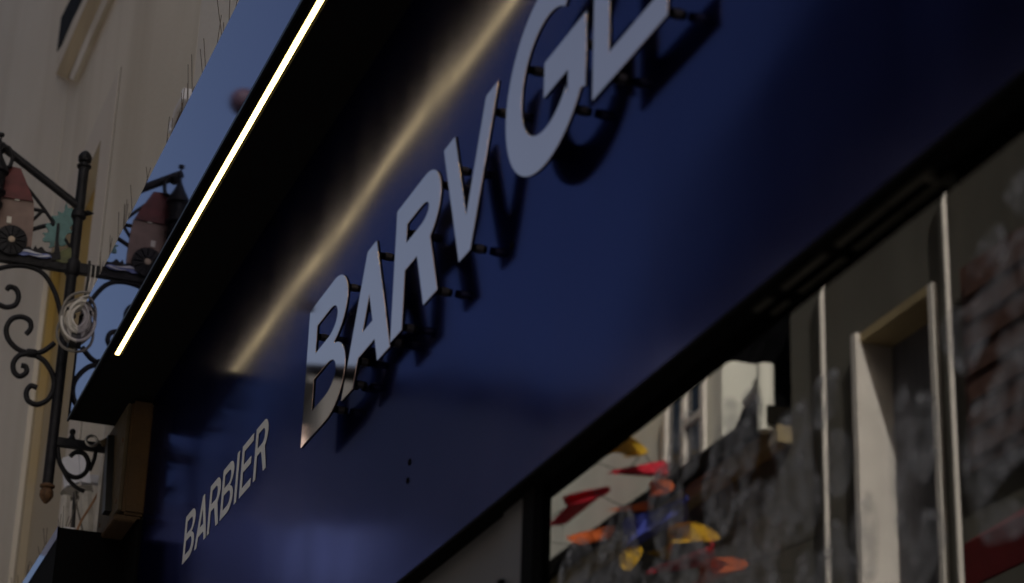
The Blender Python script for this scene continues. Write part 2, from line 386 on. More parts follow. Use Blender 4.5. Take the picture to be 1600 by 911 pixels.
# ------------------------------------------------------------------ raised mirror letters on standoff pins
XL = 0.964; TL = 0.005
def arc(cx, cz, rx, rz, a0, a1, n=14):
    return [(cx + rx * math.cos(math.radians(a0 + (a1 - a0) * i / n)), cz + rz * math.sin(math.radians(a0 + (a1 - a0) * i / n))) for i in range(n + 1)]
def flat_letter(name, loops, x_front, thick, m, parent=None):
    """loops in (s, z), s = -y runs to the reader's right; holes are filled out by the curve's even-odd rule"""
    cu = bpy.data.curves.new(name, 'CURVE'); cu.dimensions = '2D'; cu.fill_mode = 'BOTH'; cu.extrude = thick / 2
    for lp in loops:
        sp = cu.splines.new('POLY'); sp.points.add(len(lp) - 1); sp.use_cyclic_u = True
        for p, q in zip(sp.points, lp): p.co = (q[0], q[1], 0, 1)
    o = bpy.data.objects.new(name, cu); C.objects.link(o)
    dg = bpy.context.evaluated_depsgraph_get(); me = bpy.data.meshes.new_from_object(o.evaluated_get(dg))
    bpy.data.objects.remove(o); bpy.data.curves.remove(cu)
    p = parent; pl = Vector((0, 0, 0))
    while p is not None: pl = pl + p.location; p = p.parent
    for v in me.vertices:
        s, z, d = v.co; v.co = Vector((x_front + thick / 2 - d, -s, z + OZ)) - pl
    bm = bmesh.new(); bm.from_mesh(me); bmesh.ops.remove_doubles(bm, verts=list(bm.verts), dist=1e-6); bmesh.ops.recalc_face_normals(bm, faces=list(bm.faces)); bm.to_mesh(me); bm.free()
    me.name = name; me.materials.clear(); me.materials.append(MATS[m])
    ob = bpy.data.objects.new(name, me); C.objects.link(ob)
    if parent is not None: ob.parent = parent
    return ob

def outline_B(s0, z0, w, h, t):
    r1 = h * 0.26; r2 = h * 0.27; zm = z0 + h * 0.515
    out = [(s0, z0), (s0, z0 + h)] + arc(s0 + w * 0.60, z0 + h - (h * 0.485) / 2, w * 0.36, h * 0.485 / 2, 90, -75, 16) + arc(s0 + w * 0.60, z0 + h * 0.515 / 2, w * 0.40, h * 0.515 / 2, 75, -90, 16)
    hz = (h - t * 3 * 0.82) / 2; tt = t * 0.82
    uh0 = z0 + h - tt - hz * 0.94; lh1 = z0 + tt + hz * 1.06
    up_ = [(s0 + t, uh0), (s0 + t, z0 + h - tt)] + arc(s0 + w * 0.55, (uh0 + z0 + h - tt) / 2, w * 0.19, (z0 + h - tt - uh0) / 2, 90, -90, 12)
    lo = [(s0 + t, z0 + tt), (s0 + t, lh1)] + arc(s0 + w * 0.55, (z0 + tt + lh1) / 2, w * 0.23, (lh1 - z0 - tt) / 2, 90, -90, 12)
    return [out, up_, lo]
def outline_A(s0, z0, w, h, t, apex=0.19):
    ax = s0 + w * 0.5; a = w * apex / 2 * 1.0
    fw = t * 1.08
    def L(z, off): return (s0 + off + (ax - a - s0) * (z - z0) / h)          # outer left edge
    zc0 = z0 + h * 0.20; zc1 = z0 + h * 0.37
    out = [(s0, z0), (ax - a, z0 + h), (ax + a, z0 + h), (s0 + w, z0), (s0 + w - fw, z0), (s0 + w - fw - (zc0 - z0) / h * (w / 2 - a), zc0), (s0 + fw + (zc0 - z0) / h * (w / 2 - a), zc0), (s0 + fw, z0)]
    il = s0 + fw + (zc1 - z0) / h * (w / 2 - a); ir = s0 + w - fw - (zc1 - z0) / h * (w / 2 - a)
    k = (ax - il) / ((w / 2 - a) / h)
    return [out, [(il, zc1), (ax, zc1 + k * 0.98), (ir, zc1)]]
def outline_R(s0, z0, w, h, t):
    hb = h * 0.56; tt = t * 0.78
    out = [(s0, z0), (s0, z0 + h)] + arc(s0 + w * 0.62, z0 + h - hb / 2, w * 0.36, hb / 2, 90, -62, 18) + [(s0 + w, z0), (s0 + w - t * 1.12, z0), (s0 + w * 0.52, z0 + h - hb), (s0 + t, z0 + h - hb), (s0 + t, z0)]
    hole = [(s0 + t, z0 + h - hb + tt), (s0 + t, z0 + h - tt)] + arc(s0 + w * 0.56, z0 + h - hb / 2, w * 0.18, (hb - 2 * tt) / 2, 90, -90, 12)
    return [out, hole]
def outline_V(s0, z0, w, h, t):
    cx_ = s0 + w / 2
    return [[(s0, z0 + h), (s0 + t * 1.05, z0 + h), (cx_ + 0.0, z0 + t * 1.25), (s0 + w - t * 1.05, z0 + h), (s0 + w, z0 + h), (cx_ + t * 0.5, z0), (cx_ - t * 0.5, z0)]]
def outline_G(s0, z0, w, h, t):
    cx_, cz_ = s0 + w * 0.53, z0 + h / 2; rx, rz = w * 0.53, h / 2
    tt = t * 0.85
    o = arc(cx_, cz_, rx, rz, 48, 322, 40)
    bar_z = z0 + h * 0.56; br = s0 + w
    inner = arc(cx_, cz_, rx - t, rz - tt, 318, 50, 40)
    return [o + [(br, z0 + h * 0.17), (br, bar_z), (br - w * 0.50, bar_z), (br - w * 0.50, bar_z - tt), (br - t, bar_z - tt), (br - t, z0 + h * 0.24)] + inner]
def outline_L(s0, z0, w, h, t):
    return [[(s0, z0), (s0, z0 + h), (s0 + t, z0 + h), (s0 + t, z0 + t * 0.78), (s0 + w, z0 + t * 0.78), (s0 + w, z0)]]
def outline_I(s0, z0, w, h, t): return [[(s0, z0), (s0, z0 + h), (s0 + t, z0 + h), (s0 + t, z0)]]
def outline_E(s0, z0, w, h, t):
    q = t * 0.8; m = z0 + h * 0.52
    return [[(s0, z0), (s0, z0 + h), (s0 + w, z0 + h), (s0 + w, z0 + h - q), (s0 + t, z0 + h - q), (s0 + t, m + q / 2), (s0 + w * 0.9, m + q / 2), (s0 + w * 0.9, m - q / 2), (s0 + t, m - q / 2), (s0 + t, z0 + q), (s0 + w, z0 + q), (s0 + w, z0)]]
GL = 'raised mirror letters on the fascia'
def big_letter(ch, loops, pins, label):
    ss = [p[0] for p in loops[0]]; zz = [p[1] for p in loops[0]]
    t = thing('sign_letter', label, 'letter', (XL, -(min(ss) + max(ss)) / 2, min(zz)), GL)
    flat_letter('face', loops, XL, 0.0016, 'letter_mirror', t)
    flat_letter('back', loops, XL + 0.0017, TL - 0.0017, 'black_trim', t)
    for s, z in pins:
        pb = MB().tube([(XL + TL + 0.0003, -s, z), (0.997, -s, z)], 0.0062, 10).build('standoff_pin', 'black_trim', t, smooth=True)
        MB().tube([(XL + TL + 0.0106, -s, z), (XL + TL + 0.022, -s, z)], 0.0072, 12).build('collar', 'pin_steel', pb, smooth=True)
big_letter('B', outline_B(-3.934, 1.362, 0.283, 0.275, 0.063), [(-3.700, 1.600), (-3.900, 1.575), (-3.672, 1.400), (-3.74, 1.377)], 'polished raised capital letter B, tall first letter of the sign')
big_letter('A', outline_A(-3.661, 1.364, 0.291, 0.240, 0.066), [(-3.484, 1.575), (-3.62, 1.385), (-3.40, 1.384), (-3.60, 1.42)], 'polished raised letter A between B and R on the fascia')
big_letter('R', outline_R(-3.368, 1.370, 0.248, 0.238, 0.063), [(-3.325, 1.552), (-3.330, 1.385), (-3.148, 1.380), (-3.15, 1.565)], 'polished raised letter R between A and V on the fascia')
big_letter('V', outline_V(-3.118, 1.374, 0.259, 0.235, 0.053), [(-3.075, 1.558), (-2.895, 1.575), (-2.985, 1.388)], 'polished raised letter V with a yellow flag reflected in it')
big_letter('G', outline_G(-2.818, 1.374, 0.320, 0.292, 0.066), [(-2.745, 1.572), (-2.560, 1.420), (-2.545, 1.515), (-2.78, 1.46)], 'polished raised capital letter G, tall rounded letter after V')
big_letter('L', outline_L(-2.471, 1.388, 0.246, 0.235, 0.056), [(-2.440, 1.600), (-2.425, 1.402), (-2.245, 1.404)], 'polished raised letter L after G, its top beyond the canopy light')

# small flat letters of BARBIER
GS = 'small flat letters of the word under the canopy end'
z0 = 1.459; hs = 0.117; ts = 0.021
small = [('B', outline_B(-5.165, z0, 0.115, hs, ts), 'first flat grey letter of the small word, a B'),
         ('A', outline_A(-5.035, z0, 0.120, hs, ts, 0.17), 'flat grey letter A following the first B of the small word'),
         ('R', outline_R(-4.905, z0, 0.110, hs, ts), 'flat grey letter R in the middle of the small word, before B'),
         ('B', outline_B(-4.778, z0, 0.113, hs, ts), 'flat grey letter B between R and I in the small word'),
         ('I', outline_I(-4.645, z0, 0.022, hs, ts), 'flat grey letter I, a single upright bar in the small word'),
         ('E', outline_E(-4.598, z0, 0.100, hs, ts), 'flat grey letter E between I and R in the small word'),
         ('R', outline_R(-4.475, z0, 0.110, hs, ts), 'last flat grey letter of the small word, an R')]
for chh, lp, lab in small:
    tag(flat_letter('flat_letter', lp, 0.9988, 0.0006, 'letter_vinyl'), lab, 'letter', GS)

# ------------------------------------------------------------------ shop window under the fascia
XG = 1.027
win = thing('shop_window', 'dark shop window full of street reflections below the fascia', 'window', (XG, 1.2, G + 0.1))
pane = bx('pane', 'shop_glass', win, XG, XG + 0.006, -2.0, 2.788, G + 0.75, 0.961)
bx('head_frame', 'black_trim', win, 1.0125, 1.13, -2.2, 5.6, ZB - 0.0055, ZB + 0.012)
bx('mullion', 'black_trim', win, 1.014, 1.13, 2.79, 2.835, G + 0.1, ZB - 0.0060)
bx('sill', 'black_trim', win, 1.02, 1.13, -2.0, 2.788, G + 0.68, G + 0.745)
bx('base_panel', 'dark_grey_panel', win, 1.05, 1.12, -2.0, 2.788, G + 0.1, G + 0.675)
for (a, b) in ((1.72, 1.80), (1.805, 1.905), (1.93, 2.03), (2.06, 2.10)):
    bx('shutter_rail', 'aluminium', win, 1.0130, 1.0205, a, b, ZB - 0.0085, ZB - 0.0057)
bx('rail_stop', 'aluminium', win, 1.0125, 1.0212, 1.712, 1.718, ZB - 0.018, ZB - 0.0057)

door = thing('shop_door', 'grey framed shop door beside the dark window', 'door', (1.1, 3.5, G + 0.1))
bx('jamb', 'grey_panel', door, 1.020, 1.13, 2.837, 2.93, G + 0.1, ZB - 0.0060)
bx('jamb', 'grey_panel', door, 1.020, 1.13, 4.05, 4.15, G + 0.1, ZB - 0.0060)
bx('head', 'grey_panel', door, 1.025, 1.13, 2.931, 4.049, 0.80, ZB - 0.0060)
bx('leaf', 'dark_grey_panel', door, 1.035, 1.12, 2.931, 4.049, G + 0.1, 0.799)
bx('hinge', 'black_trim', door, 1.013, 1.0195, 2.915, 2.929, 0.70, 0.86)
infill = tag(MB().box(1.05, 1.13, 4.151, 5.69, G + 0.1, ZB - 0.0060).build('wall_panel', 'dark_grey_panel'), 'dark grey wall panel between the shop door and the next house', 'panel')

def motif(pts, n=6):
    """closed hand-painted shape, given in photo pixels on the glass: heavier towards its rim, thin in the middle"""
    P = [onx(u, v, XG - 0.0012) for u, v in pts]; P2 = catmull(P + [P[0]], n)[:-1]; N = len(P2)
    c0 = sum(P2, Vector()) / N; m = MB(); w = []
    for k, (sc_, wt) in enumerate(((1.0, 0.0), (0.88, 1.0), (0.66, 0.55), (0.38, 0.75))):
        for i, p in enumerate(P2):
            q = c0 + (p - c0) * sc_ * (1 + 0.05 * math.sin(i * 2.1 + k * 1.7 + c0.y * 40)); m.v.append(Vector((XG - 0.0012, q.y, q.z))); w.append(wt)
    for k in range(3):
        for i in range(N):
            j = (i + 1) % N; m.f.append([k * N + i, k * N + j, (k + 1) * N + j, (k + 1) * N + i])
    m.v.append(Vector((XG - 0.0012, c0.y, c0.z))); w.append(0.5)
    for i in range(N): m.f.append([3 * N + i, 3 * N + (i + 1) % N, 4 * N])
    o = m.build('white_painting', 'window_spray', pane)
    at = o.data.attributes.new('cover', 'FLOAT', 'POINT')
    for i, x in enumerate(w): at.data[i].value = x
    return o
M = [[(1150, 660), (1158, 620), (1180, 600), (1192, 640), (1188, 690), (1170, 760), (1160, 790), (1152, 720)],
     [(1095, 790), (1100, 740), (1118, 716), (1140, 745), (1152, 780), (1140, 830), (1110, 850)],
     [(1200, 690), (1212, 655), (1232, 640), (1262, 620), (1272, 680), (1268, 770), (1250, 830), (1225, 850), (1208, 800), (1215, 740)],
     [(1285, 700), (1300, 670), (1325, 680), (1330, 730), (1318, 775), (1292, 770)],
     [(1282, 830), (1310, 810), (1330, 850), (1325, 905), (1290, 911), (1275, 880)],
     [(1240, 880), (1262, 860), (1282, 875), (1280, 930), (1250, 940)],
     [(1400, 610), (1415, 595), (1425, 640), (1428, 720), (1415, 800), (1405, 850), (1392, 790), (1390, 690)],
     [(1465, 530), (1480, 485), (1510, 480), (1545, 440), (1565, 430), (1560, 480), (1530, 560), (1500, 590)],
     [(1512, 420), (1535, 375), (1565, 348), (1570, 385), (1545, 420), (1520, 436)],
     [(1568, 310), (1585, 275), (1620, 260), (1630, 320), (1600, 340)],
     [(1555, 540), (1580, 500), (1610, 505), (1615, 560), (1575, 590)],
     [(930, 850), (950, 815), (975, 785), (990, 800), (1000, 870), (1010, 930), (940, 950)],
     [(1010, 760), (1035, 720), (1060, 730), (1068, 790), (1062, 860), (1040, 880), (1015, 830)],
     [(1090, 880), (1130, 850), (1200, 860), (1215, 930), (1110, 960)],
     [(1525, 800), (1560, 780), (1600, 790), (1605, 830), (1540, 850)],
     [(875, 900), (890, 870), (912, 880), (920, 930), (880, 950)]]
rnd = random.Random(21)
for (u, v, w_, h_) in ((1070, 690, 34, 60), (1140, 690, 30, 70), (1290, 620, 22, 50), (1440, 690, 30, 80), (1350, 850, 24, 70), (1240, 780, 40, 90), (1180, 830, 44, 80), (1060, 900, 50, 70), (960, 900, 40, 70), (1575, 640, 46, 110), (1540, 700, 40, 90), (1590, 430, 40, 80), (1440, 860, 36, 60), (1300, 900, 40, 70), (905, 900, 30, 60)):
    M.append([(u + w_ * rnd.uniform(0.75, 1.2) * math.cos(2 * PI * k / 9), v + h_ * rnd.uniform(0.7, 1.2) * math.sin(2 * PI * k / 9) - 0.5 * w_ * math.cos(2 * PI * k / 9)) for k in range(9)])
for q in M: motif(q)

# things standing in the shop close behind the glass
t = thing('display_hat', 'round purple felt hat shape low in the shop window', 'hat', (1.3, 2.1, 0.45))
hp = onx(1520, 915, 1.22)
MB().lathe((hp.x, hp.y, hp.z - 0.05), (0, 0, 1), [(0, 0.055), (0.02, 0.056), (0.05, 0.05), (0.075, 0.036), (0.088, 0.015), (0.09, 0.0)], 20).build('crown', 'purple_cloth', t, smooth=True)
MB().lathe((hp.x, hp.y, hp.z - 0.056), (0, 0, 1), [(0, 0.085), (0.006, 0.086), (0.0065, 0.05)], 24).build('brim', 'purple_cloth', t, smooth=True)
t2 = thing('hat_stand', 'slim dark stand holding the purple hat in the window', 'stand', (hp.x, hp.y, G + 0.1))
MB().tube([(hp.x, hp.y, G + 0.1), (hp.x, hp.y, hp.z - 0.0565)], 0.012, 10).build('post', 'black_trim', t2)
MB().lathe((hp.x, hp.y, G + 0.1), (0, 0, 1), [(0, 0.14), (0.015, 0.14), (0.03, 0.02)], 20).build('foot', 'black_trim', t2)
kp = onx(1452, 888, 1.16)
t3 = thing('brass_cup', 'small shiny brass shaving cup behind the shop glass', 'cup', (kp.x, kp.y, kp.z - 0.02))
MB().lathe((kp.x, kp.y, kp.z - 0.02), (0, 0, 1), [(0, 0.010), (0.004, 0.011), (0.012, 0.016), (0.03, 0.018), (0.031, 0.016)], 18).build('bowl', 'brass', t3, smooth=True)
MB().lathe((kp.x, kp.y, kp.z - 0.0201 - 0.02), (0, 0, 1), [(0, 0.014), (0.004, 0.013), (0.008, 0.004), (0.02, 0.004)], 14).build('foot', 'brass', t3, smooth=True)
t4 = thing('glass_shelf', 'thin dark shelf carrying the brass cup in the window', 'shelf', (1.16, kp.y, kp.z - 0.05))
bx('board', 'black_trim', t4, 1.10, 1.24, kp.y - 0.08, kp.y + 0.08, kp.z - 0.052, kp.z - 0.0405)
bx('post', 'black_trim', t4, 1.22, 1.235, kp.y - 0.006, kp.y + 0.006, G + 0.1, kp.z - 0.0525)

# ------------------------------------------------------------------ next house: cream wall with framed window
nb = thing('cream_house', 'cream plastered house wall beyond the canopy with ochre framed openings', 'house', (4, 8, G))
y0w, y1w, ztw = 7.44, 8.68, 3.625       # opening
bx('wall', 'cream_plaster', nb, 1.012, 8, 5.704, y0w, G, 9.6)
bx('wall', 'cream_plaster', nb, 1.012, 8, y0w + 0.001, y1w, ztw, 9.6)
bx('wall', 'cream_plaster', nb, 1.35, 8, y0w + 0.001, y1w, G, ztw - 0.001)
bx('roof', 'brown_tile', nb, 0.8, 8.2, 5.72, 8.66, 9.6, 9.8)
# surround: jamb and lintel boards, 2 cm proud, then the ochre reveal
sr = MB(); sr.box(1.007, 1.0115, 7.165, y0w - 0.004, -0.5, 3.79)
sr.build('surround_jamb', 'trim_plaster', nb)
bx('joint', 'dark_wood', nb, 1.0105, 1.0119, 7.158, 7.1648, -0.5, 3.79)
bx('surround_lintel', 'trim_plaster', nb, 1.007, 1.0115, y0w - 0.0035, y1w - 0.002, ztw + 0.003, 3.79)
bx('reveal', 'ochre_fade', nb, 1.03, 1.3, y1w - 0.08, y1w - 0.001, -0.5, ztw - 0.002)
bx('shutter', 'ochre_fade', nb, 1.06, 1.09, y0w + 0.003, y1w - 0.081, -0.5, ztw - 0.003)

far = thing('pale_house', 'pale plastered house stepping forward beyond the ochre opening', 'house', (4, 12, G))
ang = math.radians(3.2)
def fwall(x_in, ya, yb, za, zb, nm, mt, depth):
    # a slab on the far house's facade, which turns slightly into the street
    def X(y): return 1.0105 - (y - 8.685) * math.tan(ang)
    m = MB(); P = [Vector((X(ya) + x_in, ya, za)), Vector((X(yb) + x_in, yb, za)), Vector((X(yb) + x_in, yb, zb)), Vector((X(ya) + x_in, ya, zb))]
    m.poly(P, (depth, 0, 0)); return m.build(nm, mt, far)
fwall(0, 8.685, 17, G, 9.4, 'wall', 'pale_plaster', 7)
fwall(-0.2, 8.685, 17, 9.4, 9.6, 'roof', 'brown_tile', 7)
# moulded ledge high on the cream wall
led = thing('moulded_ledge', 'ochre and white moulded ledge with dark underside high on the cream wall', 'ledge', (0.98, 8.0, 4.3))
def strip(p, q, w_, name, mt, x, th):
    """band on the wall between pixel points p (upper) and q (far lower end), w_ px wide to the right"""
    a = onx(p[0], p[1], x); b = onx(q[0], q[1], x); c = onx(q[0] + w_, q[1] + w_ * 0.4, x); d = onx(p[0] + w_, p[1] + w_ * 0.4, x)
    m = MB(); m.poly([a, b, c, d], (th, 0, 0)); return m.build(name, mt, led)
def ext(p, q, k): return (p[0] + (p[0] - q[0]) * k, p[1] + (p[1] - q[1]) * k)
for (p, q, w_, nm, mt, x) in (((109, 0), (70, 78), 17, 'dark_board', 'dark_wood', 0.990), ((127, 0), (86, 96), 8, 'fillet', 'pale_plaster', 0.990), ((137, 0), (87, 116), 20, 'ochre_band', 'ochre_soft', 0.990), ((159, 0), (106, 122), 8, 'fillet', 'cream_plaster', 0.990)):
    strip(ext(p, q, 1.5), q, w_, nm, mt, x, 1.011 - x)

# old white pipe bracket on the wall above the canopy
br = thing('pipe_bracket', 'peeling white metal bracket fixed to the wall above the mirror canopy', 'bracket', (1.0, 5.8, 2.95))
a = onx(272, 200, 0.985); b = onx(291, 150, 0.985)
MB().tube([a, a.lerp(b, 0.5) + Vector((-0.004, 0, 0.004)), b], 0.013, 10).build('tube', 'plastic_white', br, smooth=True)
MB().tube([a + Vector((0.0, 0.0, -0.018)), a.lerp(b, 0.7) + Vector((0.0, 0, -0.022))], 0.006, 8).build('rusty_edge', 'rusty_iron', br)
for q in (a, b): MB().box(0.972, 1.0115, q.y - 0.012, q.y + 0.012, q.z - 0.018, q.z + 0.02, bev=0.003).build('clip', 'plastic_white', br)

# ------------------------------------------------------------------ wrought iron hanging sign
YS = 6.2
sg = thing('hanging_sign', 'black wrought iron hanging sign with painted watermill beside the canopy', 'sign', (0.8, YS, 1.85))
def S(u, v, dy=0.0): p = ony(u, v, YS); return Vector((p.x, YS + dy, p.z))
def ironwork(name, pts, r, m='iron', n=10, sm=8, dy=0.0):
    P = catmull([S(*p, dy) for p in pts], sm) if len(pts) > 2 else [S(*p, dy) for p in pts]
    return MB().tube(P, r, n).build(name, m, sg, smooth=True)
xp = 0.799                                  # upright post
zt_, zb_ = S(131, 262).z, S(76, 757).z
MB().tube([(xp, YS, zb_), (xp, YS, zt_)], 0.0155, 14).build('post', 'iron', sg, smooth=True)
MB().lathe((xp, YS, zt_), (0, 0, 1), [(0, 0.021), (0.006, 0.022), (0.010, 0.014), (0.016, 0.013), (0.020, 0.019), (0.034, 0.021), (0.046, 0.015), (0.054, 0.006), (0.057, 0.0)], 16).build('finial', 'iron', sg, smooth=True)
MB().lathe((xp, YS, zb_), (0, 0, -1), [(0, 0.017), (0.003, 0.021), (0.009, 0.021), (0.013, 0.014), (0.020, 0.019), (0.034, 0.020), (0.048, 0.012), (0.056, 0.004), (0.057, 0.0)], 16).build('finial', 'rusty_iron', sg, smooth=True)
zc = S(124, 336).z
MB().lathe((xp, YS, zc - 0.015), (0, 0, 1), [(0, 0.017), (0.006, 0.023), (0.024, 0.023), (0.03, 0.017)], 14).build('collar', 'iron', sg, smooth=True)
MB().lathe((xp + 0.02, YS - 0.01, zc + 0.006), (1, 0, 0.1), [(0, 0.010), (0.012, 0.007), (0.024, 0.0)], 8).build('leaf_tip', 'iron', sg, smooth=True)
za = S(122, 420).z                          # main arm
MB().box(0.40, 1.011, YS - 0.012, YS + 0.012, za - 0.016, za + 0.016, bev=0.002).build('arm', 'iron', sg)
MB().lathe((xp, YS, za - 0.026), (0, 0, 1), [(0, 0.017), (0.008, 0.023), (0.044, 0.023), (0.052, 0.017)], 14).build('collar', 'iron', sg, smooth=True)
zl = S(90, 690).z
MB().box(xp, 1.011, YS - 0.010, YS + 0.010, zl - 0.014, zl + 0.012, bev=0.002).build('lower_arm', 'iron', sg)
MB().box(1.004, 1.0116, YS - 0.04, YS + 0.04, zl - 0.06, za + 0.06, bev=0.002).build('wall_plate', 'iron', sg)
MB().lathe((S(112, 688).x, YS, zl + 0.012), (0, 0, 1), [(0, 0.012), (0.008, 0.008), (0.014, 0.006), (0.02, 0.009), (0.028, 0.008), (0.032, 0.003)], 10).build('knob', 'iron', sg, smooth=True)
d0 = S(122, 322); d1 = S(-8, 220)
MB().tube([d0, d1], 0.0125, 10).build('stay', 'iron', sg, smooth=True)
MB().lathe(S(8, 236), (d1 - d0), [(0, 0.012), (0.006, 0.019), (0.02, 0.019), (0.026, 0.012)], 10).build('collar', 'iron', sg, smooth=True)
ironwork('rod', [(22, 268), (60, 315), (86, 352), (118, 398)], 0.0052)
ironwork('rod', [(52, 327), (73, 331)], 0.0058)
ironwork('rod', [(50, 345), (66, 330)], 0.005)
ironwork('rod', [(46, 360), (66, 354), (86, 350)], 0.0065)
ironwork('rod', [(100, 347), (118, 343)], 0.006)
ironwork('scroll', [(-60, 460), (-30, 432), (5, 418), (40, 416), (68, 428), (86, 458), (95, 492), (98, 515)], 0.0072)
ironwork('scroll', [(-15, 470), (0, 477), (12, 480), (24, 476), (29, 464), (25, 452), (15, 448), (11, 453)], 0.0078)
ironwork('scroll', [(41, 522), (48, 513), (46, 501), (33, 495), (18, 499), (10, 513), (13, 530), (27, 545), (48, 552), (67, 549), (85, 536)], 0.0078)
ironwork('scroll', [(48, 553), (31, 555), (21, 567), (22, 581), (31, 588), (41, 582), (40, 573), (33, 571)], 0.0078)
ironwork('scroll', [(48, 553), (68, 563), (82, 585), (84, 605), (75, 624), (58, 632), (44, 626), (41, 613), (48, 603), (58, 606)], 0.0078)
MB().lathe(S(41, 551), S(57, 553) - S(41, 551), [(0, 0.010), (0.004, 0.013), (0.026, 0.013), (0.03, 0.010)], 12).build('collar', 'iron', sg, smooth=True)
ironwork('scroll', [(90, 700), (93, 722), (104, 740), (120, 746), (134, 738), (138, 722), (131, 709), (118, 707), (110, 713)], 0.0068)
ironwork('scroll', [(96, 728), (106, 748), (120, 762), (132, 768)], 0.006)
ironwork('scroll', [(150, 695), (148, 715), (140, 735)], 0.006)
# hanging black lantern in front of the mill
MB().lathe(S(-17, 338, -0.05), (0, 0, 1), [(0, 0.012), (0.006, 0.026), (0.02, 0.03), (0.03, 0.022), (0.05, 0.024), (0.055, 0.034), (0.06, 0.034), (0.066, 0.025), (0.115, 0.028), (0.12, 0.036), (0.13, 0.034), (0.165, 0.016), (0.19, 0.006), (0.215, 0.003), (0.235, 0.003), (0.238, 0.009), (0.246, 0.009), (0.25, 0.0)], 14).build('lantern', 'iron', sg, smooth=True)
ironwork('lantern_hook', [(4, 236), (12, 238), (17, 252), (13, 266), (6, 268)], 0.006, dy=-0.03)

def plate(name, pts, m, dy, th=0.006, parent=None):
    P = [S(u, v, dy) for u, v in pts]
    return MB().poly(P, (0, th, 0)).build(name, m, parent or sg)
mill = plate('mill_house', [(-30, 306), (52, 318), (52, 340), (50, 370), (47, 398), (-30, 392)], 'mill_wall', -0.012, 0.008)
plate('roof', [(-34, 306), (-26, 282), (10, 262), (31, 267), (44, 298), (51, 318)], 'mill_roof', -0.018, 0.005, mill)
plate('window', [(23, 309), (30, 310), (29, 317), (22, 316)], 'mill_window', -0.016, 0.003, mill)
plate('window', [(10, 341), (17, 342), (16, 352), (9, 351)], 'mill_window', -0.016, 0.003, mill)
c = S(16, 379, -0.026)
wh = MB().lathe(c, (0, 1, 0), [(0, 0.0), (0.0005, 0.034), (0.002, 0.046), (0.009, 0.046), (0.010, 0.0)], 24).build('water_wheel', 'iron', sg, smooth=True)
MB().lathe(c + Vector((0, -0.0025, 0)), (0, 1, 0), [(0, 0.009), (0.002, 0.010), (0.0024, 0.004)], 14).build('hub', 'hub_paint', wh, smooth=True)
for k in range(12):
    a_ = 2 * PI * k / 12
    d_ = Vector((math.cos(a_), 0, math.sin(a_)))
    MB().tube([c + d_ * 0.014 + Vector((0, -0.0005, 0)), c + d_ * 0.042 + Vector((0, -0.0005, 0))], 0.0022, 6).build('spoke', 'iron', wh)
rnd = random.Random(5)
def wobble(pts, amp, n=4):
    P = catmull([Vector((u, v, 0)) for u, v in pts + [pts[0]]], n)[:-1]
    return [(p.x + rnd.uniform(-amp, amp), p.y + rnd.uniform(-amp, amp)) for p in P]
tree = plate('tree', wobble([(103, 318), (106, 327), (113, 328), (110, 340), (113, 352), (108, 358), (112, 364), (104, 368), (100, 378), (103, 384), (94, 386), (86, 378), (84, 386), (76, 388), (78, 380), (66, 378), (70, 370), (66, 366), (76, 364), (70, 354), (76, 350), (82, 356), (86, 348), (80, 340), (90, 338), (90, 332), (98, 334)], 0.6, 3), 'teal_paint', -0.010, 0.006)
plate('trunk', [(88, 352), (92, 352), (90, 380), (94, 408), (78, 410), (76, 402), (84, 396)], 'iron', -0.016, 0.005, tree)
plate('meadow', wobble([(82, 408), (92, 396), (104, 390), (110, 392), (108, 411), (95, 413)], 0.5), 'meadow_paint', -0.014, 0.005)
plate('bank', wobble([(-30, 388), (20, 392), (44, 388), (50, 392), (54, 386), (58, 391), (64, 388), (70, 395), (80, 398), (80, 412), (40, 411), (-30, 404)], 0.4), 'iron', -0.013, 0.006)
river = plate('river', wobble([(24, 399), (36, 393), (48, 396), (60, 400), (74, 401), (78, 406), (62, 407), (46, 402), (34, 403)], 0.3), 'river_blue', -0.020, 0.004)
plate('wave', wobble([(30, 397), (40, 394), (52, 398), (64, 402), (50, 400), (38, 397)], 0.2), 'river_white', -0.023, 0.002, river)
plate('wave', wobble([(44, 402), (56, 404), (72, 403), (76, 405), (60, 406)], 0.2), 'river_white', -0.023, 0.002, river)

# ------------------------------------------------------------------ coil of spare cable hung from the canopy's far end
YCO = YE + 0.035
co = thing('cable_coil', 'tied coil of white cable hanging at the end of the mirror canopy', 'cable coil', (0.81, YCO, 2.3))
def K(u, v, dy=0.0): p = ony(u, v, YCO); return Vector((p.x, YCO + dy, p.z))
cc = K(129, 506)
rnd = random.Random(11)
for i in range(24):
    rx_ = 0.038 + 0.028 * rnd.random(); rz_ = rx_ * rnd.uniform(1.0, 1.28); oy = rnd.uniform(-0.022, 0.028)
    ox, oz = rnd.gauss(0, 0.005), rnd.gauss(0, 0.005) + (0.058 - rx_) * 0.55
    ph, ph2, tw = rnd.random() * 6, rnd.random() * 6, rnd.uniform(-0.35, 0.35)
    P = []
    for k in range(41):
        a_ = 2 * PI * k / 40; w_ = 1 + 0.05 * math.sin(2 * a_ + ph) + 0.035 * math.sin(3 * a_ + ph2)
        x_, z_ = rx_ * w_ * math.cos(a_), rz_ * w_ * math.sin(a_)
        P.append(cc + Vector((ox + x_ * math.cos(tw) - z_ * math.sin(tw) * 0.35, oy + 0.012 * math.sin(a_ + ph), oz + z_)))
    MB().tube(P, 0.0042, 7).build('loop', ('cable_white', 'cable_white', 'cable_grey', 'cable_white')[i % 4], co, smooth=True)
